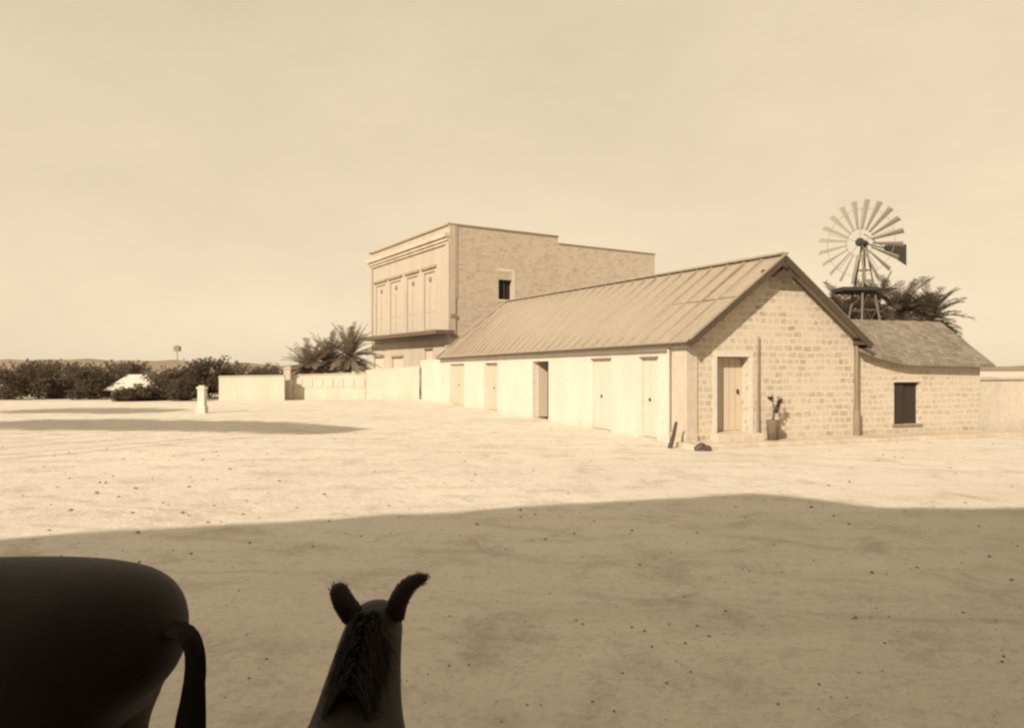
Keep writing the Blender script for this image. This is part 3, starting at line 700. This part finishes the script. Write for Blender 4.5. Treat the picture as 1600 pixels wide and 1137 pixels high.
bushes = [  # px, depth, height-top py, radius, label, mat
 (20, 46, 572, 1.5, 'dark round bush at the far left end of the row of bushes', 'leaf_dark'),
 (80, 47, 568, 1.6, 'broad dark bush second from the far left end of the row', 'leaf_mid'),
 (140, 46, 574, 1.3, 'low dark bush just left of the white roofed shed', 'leaf_dark'),
 (196, 52, 566, 1.4, 'dark bush standing behind the white roofed shed', 'leaf_dark'),
 (205, 43.5, 612, .9, 'low scrubby bush in front of the white roofed shed', 'leaf_dark'),
 (238, 44.5, 606, 1.0, 'small bush at the lower right corner of the white roofed shed', 'leaf_dark'),
 (262, 47, 578, 1.4, 'dark bush under the far pole', 'leaf_mid'),
 (296, 47.5, 575, 1.2, 'dark bush directly left of the tallest bush', 'leaf_dark'),
 (50, 50, 570, 1.5, 'dark bush between the two leftmost bushes, set slightly back', 'leaf_dark'),
 (112, 50.5, 571, 1.5, 'dark bush set back behind the broad bush, third from the far left end', 'leaf_dark'),
 (166, 50, 573, 1.3, 'dark bush touching the left end of the white roofed shed', 'leaf_mid'),
 (325, 47, 557, 1.3, 'tallest dark bush, rising behind the white pillar', 'leaf_dark'),
 (283, 44, 592, 1.0, 'low bush left of the white pillar in the front of the row', 'leaf_dark'),
 (362, 50, 571, 1.4, 'bush showing over the left end of the plain wall', 'leaf_mid'),
 (398, 51, 569, 1.5, 'bush showing over the middle of the plain wall', 'leaf_mid'),
 (432, 52, 577, 1.3, 'low bush showing over the right end of the plain wall beside the gate pillar', 'leaf_mid')]
for i, (px, d, py, r, lb, mt) in enumerate(bushes):
    tree('bush', (ray(px, d), d, 0), zat(py, d)*1.0, r*1.3, lb, 'bush', grpb, 40+i, M[mt], -.05, 6000, .072)
def frond(mb, p, az, el, ln, droop, rr, leafl=.34, npair=16):
    pts = []; d = Vector((math.cos(az)*math.cos(el), math.sin(az)*math.cos(el), math.sin(el))); q = Vector(p)
    n = 9; pts.append(q.copy())
    for i in range(n):
        d = (d + Vector((0, 0, -droop/n))).normalized(); q = q + d*ln/n; pts.append(q.copy())
    mb.tube(pts, [.022*(1-.8*i/n) + .003 for i in range(n+1)], 4)
    side = Vector((-math.sin(az), math.cos(az), 0))
    for k in range(npair):
        f = .18 + .8*k/npair; i = min(n-1, int(f*n)); c = pts[i].lerp(pts[i+1], f*n-i); dr = (pts[i+1]-pts[i]).normalized()
        ll = leafl*math.sin(math.pi*(.15+.8*f))**.6*rr.uniform(.8, 1.15)
        for s in (-1, 1):
            t = (side*s*.8 + dr*.75 + Vector((0, 0, rr.uniform(-.15, .35)))).normalized(); nn = dr*.028
            mb.quad(c-nn, c+t*ll*.5-nn*1.1, c+t*ll, c+t*ll*.5+nn*1.1, c+nn)
def palm(name, q, hc, ln, nf, label, group, seed, lo=-.3, hi=1.35, trunk_r=.14, lean=(0, 0), leafl=.34, mat='leaf_palm'):
    rr = random.Random(seed); root = empty(name, q, 0, label=label, cat='palm', group=group)
    mb = MB(); mb.tube([(0, 0, -.1), (lean[0]*.4, lean[1]*.4, hc*.5), (lean[0], lean[1], hc)], [trunk_r*1.3, trunk_r, trunk_r*.85], 9); mb.build('trunk', M['bark'], root)
    mb = MB()
    for i in range(nf):
        frond(mb, (lean[0], lean[1], hc), rr.uniform(0, 6.28), rr.uniform(lo, hi), ln*rr.uniform(.75, 1.15), rr.uniform(.5, 1.3), rr, leafl)
    mb.build('crown', M[mat], root)
gp = 'spiky palms behind the panelled wall'
palm('palm', (ray(484, 47), 47, 0), 1.9, 2.0, 80, 'left of the spiky palms behind the panelled wall', gp, 1, leafl=.42)
palm('palm', (ray(514, 48.5), 48.5, 0), 2.3, 2.3, 90, 'middle spiky palm, the one behind the centre of the panelled wall', gp, 2, leafl=.42)
palm('palm', (ray(546, 47.5), 47.5, 0), 2.6, 2.3, 90, 'right spiky palm touching the corner of the two storey building', gp, 5, hi=1.45, leafl=.42)
grp = 'dark palms behind the windmill'
for i, (px, d, z, ln, lb) in enumerate(((1318, 30.5, 3.9, 1.7, 'dark palm just left of the windmill tower, behind the gable roof'), (1362, 33, 4.2, 2.0, 'dark palm directly behind the windmill tower'),
   (1404, 31.5, 4.3, 2.1, 'dense dark palm to the right of the windmill tower'), (1450, 34, 4.1, 2.0, 'dark palm over the right part of the low stone house roof'))):
    palm('palm', (ray(px, d), d, 0), z, ln, 95, lb, grp, 80+i, lo=-.8, hi=1.3, leafl=.42, mat='palm_dark')

# shed with white roof among the bushes, far mast
q = Vector((ray(211, 46.6), 46.6, 0)); sh = empty('shed', q, R(8), label='low shed with a bright white pitched roof half hidden in dark bushes', cat='shed')
rz_ = zat(585, 46.6)
mb = MB(); slab(mb, [(-1.6, -.9, rz_-.95), (1.55, -.9, rz_-.75), (.7, .3, rz_), (-.5, .3, rz_)], .05); slab(mb, [(-.5, .3, rz_-.001), (.7, .3, rz_-.001), (1.5, 1.5, rz_-.7), (-1.6, 1.5, rz_-.7)], .05)
mb.build('roof', M['white'], sh)
mb = MB(); mb.box((-1.2, -.6, 0), (1.2, 1.2, rz_-.86)); mb.build('wall', M['white_old'], sh)
q = Vector((ray(277, 75), 75, 0)); mz = zat(541, 75)
ma = empty('mast', q, 0, label='far thin pole with a small box on top, above the bushes', cat='pole')
mb = MB(); mb.tube([(0, 0, 0), (0, 0, mz-.5)], .05, 6); mb.build('pole', M['wood_mid'], ma)
mb = MB(); mb.box((-.28, -.25, mz-.5), (.28, .25, mz)); mb.tube([(0, 0, mz), (0, 0, mz+.12)], [.3, .02], 8); mb.build('box', M['wood_mid'], ma)

# palms outside the left edge whose crowns throw the long bands of shade
Lk = 1/math.tan(R(SUN_EL)); gq = 'tall palms left of the picture shading the ground'
def shade_palm(px, py, z, ln, nf, seed, label, leafl=.6):
    t = base(px, py); p = t + Vector((SUNH.x, SUNH.y, 0))*z*Lk
    palm('palm', p, z, ln, nf, label, gq, seed, -.25, .5, .05, leafl=leafl)
for i_, (px, py, ln, nf, nm) in enumerate(((525, 671, .85, 40, 'smallest of the tall palms beyond the left edge, nearest the long house'),
  (490, 669, 1.1, 70, 'second of the tall palms beyond the left edge, counted from the house side'), (440, 666, 1.35, 90, 'third of the tall palms beyond the left edge'),
  (385, 664, 1.5, 100, 'fourth of the tall palms beyond the left edge'), (325, 663, 1.6, 110, 'fifth of the tall palms beyond the left edge'),
  (262, 662, 1.7, 110, 'sixth of the tall palms beyond the left edge'), (198, 661, 1.75, 110, 'seventh of the tall palms beyond the left edge'),
  (134, 660, 1.75, 110, 'eighth of the tall palms beyond the left edge'), (70, 659, 1.8, 110, 'ninth of the tall palms beyond the left edge'))):
    shade_palm(px, py, 8.0, ln, nf, 21+i_, nm, .7)
shade_palm(245, 641, 8.0, 1.6, 80, 37, 'tall palm farther back beyond the left edge, near the shed')
shade_palm(180, 640, 8.0, 1.8, 90, 38, 'tall palm farther back beyond the left edge, second from the shed')
shade_palm(110, 640, 8.0, 1.9, 90, 39, 'tall palm farther back beyond the left edge, last of the row')

# ------------------------------------------------------------------ building behind the camera that shades the foreground
# roof line found from the edge of the shade on the ground
def back(px, py, z): t = base(px, py); return t + Vector((SUNH.x, SUNH.y, 0))*z*Lk
zc = 9.3
F0 = back(1180, 770, zc)
def prof(px, py):
    t = base(px, py); a11, a12, a21, a22 = v.x, -SUNH.x, v.y, -SUNH.y
    bx, by = t.x-F0.x, t.y-F0.y; det = a11*a22-a12*a21
    s = (bx*a22-a12*by)/det; Ls = (a11*by-bx*a21)/det; return s, Ls/Lk
pr = [prof(*p) for p in ((190, 829), (700, 800), (1050, 778), (1180, 770), (1235, 773), (1320, 785), (1370, 791), (1415, 793), (1600, 796))]
print('shade building', F0, pr)
sb = empty('tall_building', F0, TH, label='tall plain building behind the camera whose shade covers the foreground', cat='building')
mb = MB(); pts = [(-24, pr[0][1]+.1)] + [(s, z) for s, z in pr] + [(pr[-1][0]+12, pr[-1][1]-.3)]
for i in range(len(pts)-1):
    (s0, z0), (s1, z1) = pts[i], pts[i+1]
    mb.quad((s0, 0, -.1), (s0, 0, z0), (s1, 0, z1), (s1, 0, -.1)); mb.quad((s0, -8, -.1), (s1, -8, -.1), (s1, -8, z1), (s0, -8, z0))
for s, z in (pts[0], pts[-1]): mb.quad((s, 0, -.1), (s, -8, -.1), (s, -8, z), (s, 0, z))
mb.build('wall', M['tan_plaster'], sb)
mb = MB()
for i in range(len(pts)-1):
    (s0, z0), (s1, z1) = pts[i], pts[i+1]; slab(mb, [(s0, .02, z0+.004), (s0, -8.02, z0+.004), (s1, -8.02, z1+.004), (s1, .02, z1+.004)], .003)
mb.build('roof', M['wood_dark'], sb)

# unseen blocks added either side of the camera to darken the foreground shade
mb = MB(); mb.box((-.01, -4, -.1), (9, 4.4, 8.5)); blk_ = mb.build('added_sky_blocker', M['tan_plaster'], None); blk_.location = (5.2, 0, 0); blk_.parent = sb; blk_.matrix_parent_inverse = (Matrix.Translation(F0) @ Matrix.Rotation(TH, 4, 'Z')).inverted()
mb = MB(); mb.box((-.01, 4.41, -.1), (9, 7.4, 8.0)); blk_ = mb.build('added_sky_blocker', M['tan_plaster'], None); blk_.location = (7.4, 0, 0); blk_.parent = sb; blk_.matrix_parent_inverse = (Matrix.Translation(F0) @ Matrix.Rotation(TH, 4, 'Z')).inverted()
mb = MB(); mb.box((-9, -4, -.1), (0, 3.0, 3.1)); blk_ = mb.build('added_sky_blocker', M['tan_plaster'], None); blk_.location = (-4.9, 0, 0); blk_.parent = sb; blk_.matrix_parent_inverse = (Matrix.Translation(F0) @ Matrix.Rotation(TH, 4, 'Z')).inverted()

# ------------------------------------------------------------------ mare and foal
def smooth(pts, k=4):
    P = [pts[0]] + pts + [pts[-1]]; o = []
    for i in range(1, len(P)-2):
        for j in range(k):
            f = j/k; a, b_, c, d = P[i-1:i+3]
            o.append(.5*((2*b_)+(c-a)*f+(2*a-5*b_+4*c-d)*f*f+(3*b_-a-3*c+d)*f**3))
    return o + [pts[-1]]
def equine(name, q, rz, sc, label, cat, neck, ears, tailpose=0, mane=True, slim=1.0):
    root = empty(name, q, rz, label=label, cat=cat)
    V = []; E = []; RR = []
    def add(p, r, par=None):
        V.append(tuple(x*sc for x in p)); RR.append(r*sc); i = len(V)-1
        if par is not None: E.append((par, i))
        return i
    k = slim
    pel = add((-.42, 0, 1.20), .265*k)
    cr = add((-.62, 0, 1.19), .22*k, pel); dock = add((-.76, 0, 1.17), .11*k, cr)
    bel = add((-.10, 0, 1.10), .285*k, pel); rib = add((.20, 0, 1.10), .29*k, bel); ch = add((.45, 0, 1.12), .25*k, rib)
    pr_ = ch
    for p, r in neck: pr_ = add(p, r*k, pr_)
    for s in (-1, 1):
        a = add((-.48, .15*s, 1.00), .18*k, pel); a = add((-.40, .17*s, .80), .125*k, a); a = add((-.58, .16*s, .52), .062, a); a = add((-.53, .16*s, .30), .042, a); a = add((-.53, .16*s, .11), .045, a); add((-.49, .16*s, .04), .05, a)
        a = add((.42, .15*s, .90), .135*k, ch); a = add((.38, .16*s, .72), .085*k, a); a = add((.41, .15*s, .44), .052, a); a = add((.40, .15*s, .25), .036, a); a = add((.40, .15*s, .10), .042, a); add((.43, .15*s, .04), .048, a)
    me = bpy.data.meshes.new('body'); me.from_pydata(V, E, []); o = bpy.data.objects.new('body', me); C.objects.link(o)
    o.modifiers.new('skin', 'SKIN'); o.modifiers.new('sub', 'SUBSURF').levels = 3
    for i, r in enumerate(RR): me.skin_vertices[0].data[i].radius = (r, r); me.skin_vertices[0].data[i].use_root = (i == 0)
    dg = bpy.context.evaluated_depsgraph_get(); dg.update()
    me2 = bpy.data.meshes.new_from_object(o.evaluated_get(dg)); bpy.data.objects.remove(o)
    me2.name = 'body'; me2.materials.clear(); me2.materials.append(M['horse'])
    for p in me2.polygons: p.use_smooth = True
    bo_ = bpy.data.objects.new('body', me2); C.objects.link(bo_); bo_.parent = root
    rr_e = random.Random(9)
    for (bp, tip, mid, wdt, blunt) in ears:
        bp, tip, mid = [Vector(x)*sc for x in (bp, tip, mid)]
        mb = MB(); n = 8; rings = []
        pts = []; rs = []
        for i in range(n+1):
            f = i/n; p = bp*(1-f)**2 + mid*2*f*(1-f) + tip*f*f; pts.append(p); rs.append(wdt*sc*((1-f*f*(1-blunt)) if f < .9 else (1-f*f*(1-blunt))*.75))
        mb.tube(pts, rs, 14)
        for q_ in range(420):                       # short hair along the ear
            f = rr_e.random()*n*.98; i = int(f); c = pts[i].lerp(pts[i+1], f-i); rad = rs[i]*.96; dr = (pts[i+1]-pts[i]).normalized()
            nn = Vector([rr_e.gauss(0, 1) for _ in range(3)]); nn = (nn - dr*nn.dot(dr)).normalized(); t0 = c + nn*rad
            mb.tube([t0, t0+(nn*.45+dr)*.007], [.0009, .0002], 3, False)
        for q_ in range(60):
            nn = Vector([rr_e.gauss(0, 1) for _ in range(3)]).normalized(); t0 = pts[-1] + nn*rs[-1]*.7; mb.tube([t0, t0+(nn*1.2+dr*.5)*.005], [.0009, .0002], 3, False)
        e = mb.build('ear', M['horse'], root, smooth=True)
    # tail
    rr = random.Random(5); mb = MB()
    for i in range(260):
        a = rr.uniform(0, 6.28); w0 = rr.uniform(0, .035); w1 = rr.uniform(0, .065)
        mb.tube(smooth([Vector((-.70, w0*math.cos(a), 1.20+w0*math.sin(a)))*sc, Vector((-.775-w0*.3, w0*math.cos(a), 1.20))*sc, Vector((-.81-w0*.3, w1*.5*math.cos(a), 1.12))*sc, Vector((-.80+w1*.4*math.sin(a), w1*.8*math.cos(a), .95))*sc, Vector((-.785+w1*.5*math.sin(a), w1*math.cos(a), .7))*sc, Vector((-.77+w1*.6*math.sin(a), w1*.9*math.cos(a), .40+rr.uniform(-.1, .15)))*sc]), [(.008*(1-(k_/20)**3)+.001)*sc for k_ in range(21)], 4)
    mb.build('tail', M['hair'], root)
    if mane:
        mb = MB(); N_ = [(.5, 0, 1.38)] + [p for p, r in neck]
        top = [Vector(p)+Vector((-.55*r, 0, .85*r)) for p, r in neck[:3]]
        for i in range(1700):
            f = rr.random()*(len(top)-1.001); j = int(f); p = top[j].lerp(top[j+1], f-j); s = -1 if rr.random() < .8 else 1
            o2 = rr.gauss(0, .014); ln_ = rr.uniform(.10, .26); sx_ = rr.gauss(-.03, .025)
            mb.tube([(p+Vector((rr.gauss(0, .01), o2, -.01)))*sc, (p+Vector((sx_*.5, o2+s*.03, .022)))*sc, (p+Vector((sx_, s*(.06+ln_*.12), -ln_*.35)))*sc, (p+Vector((sx_*1.6, s*(.085+ln_*.2)+rr.gauss(0, .01), -ln_)))*sc], [.0026*sc, .0024*sc, .002*sc, .0004*sc], 3, False)
        mb.build('mane', M['hair'], root)
    for x, y in ((-.48, .16), (-.48, -.16), (.44, .15), (.44, -.15)):
        mb = MB(); mb.tube([Vector((x+.015, y, 0))*sc, Vector((x, y, .075))*sc], [.066*sc, .05*sc], 12); mb.build('hoof', M['hoof'], root, smooth=False)
    return root
# foal: faces away from the camera, ears spread
fs = .70
nk = [((.60, 0, 1.27), .20), ((.76, 0, 1.40), .165), ((.90, 0, 1.50), .145), ((1.02, 0, 1.525), .135), ((1.16, 0, 1.50), .085), ((1.36, 0, 1.30), .055), ((1.43, 0, 1.24), .045)]
fq = Vector((ray(583, 2.2), 2.2 - .93*fs, 0))
fe = [((.94, .085, 1.58), (.98, .165, 1.70), (.93, .135, 1.64), .050, .75), ((.94, -.09, 1.575), (1.0, -.22, 1.73), (.93, -.115, 1.735), .044, .45)]
equine('foal', fq, R(90), fs, 'dark foal facing away with only its head and spread ears showing', 'foal', nk, fe, slim=.95)
nk2 = [((.64, 0, 1.28), .19), ((.88, 0, 1.42), .135), ((1.08, 0, 1.55), .112), ((1.20, 0, 1.52), .105), ((1.34, 0, 1.36), .085), ((1.52, 0, 1.12), .06), ((1.58, 0, 1.05), .05)]
ee = [((1.08, .06, 1.60), (1.10, .10, 1.82), (1.06, .09, 1.72), .035, .3), ((1.08, -.06, 1.60), (1.10, -.10, 1.82), (1.06, -.09, 1.72), .035, .3)]
mq = Vector((ray(314, 1.92)-.80*.98, 1.98, 0))
equine('mare', mq, R(172), .98, 'dark mare whose rounded rump and tail fill the lower left corner', 'horse', nk2, ee)
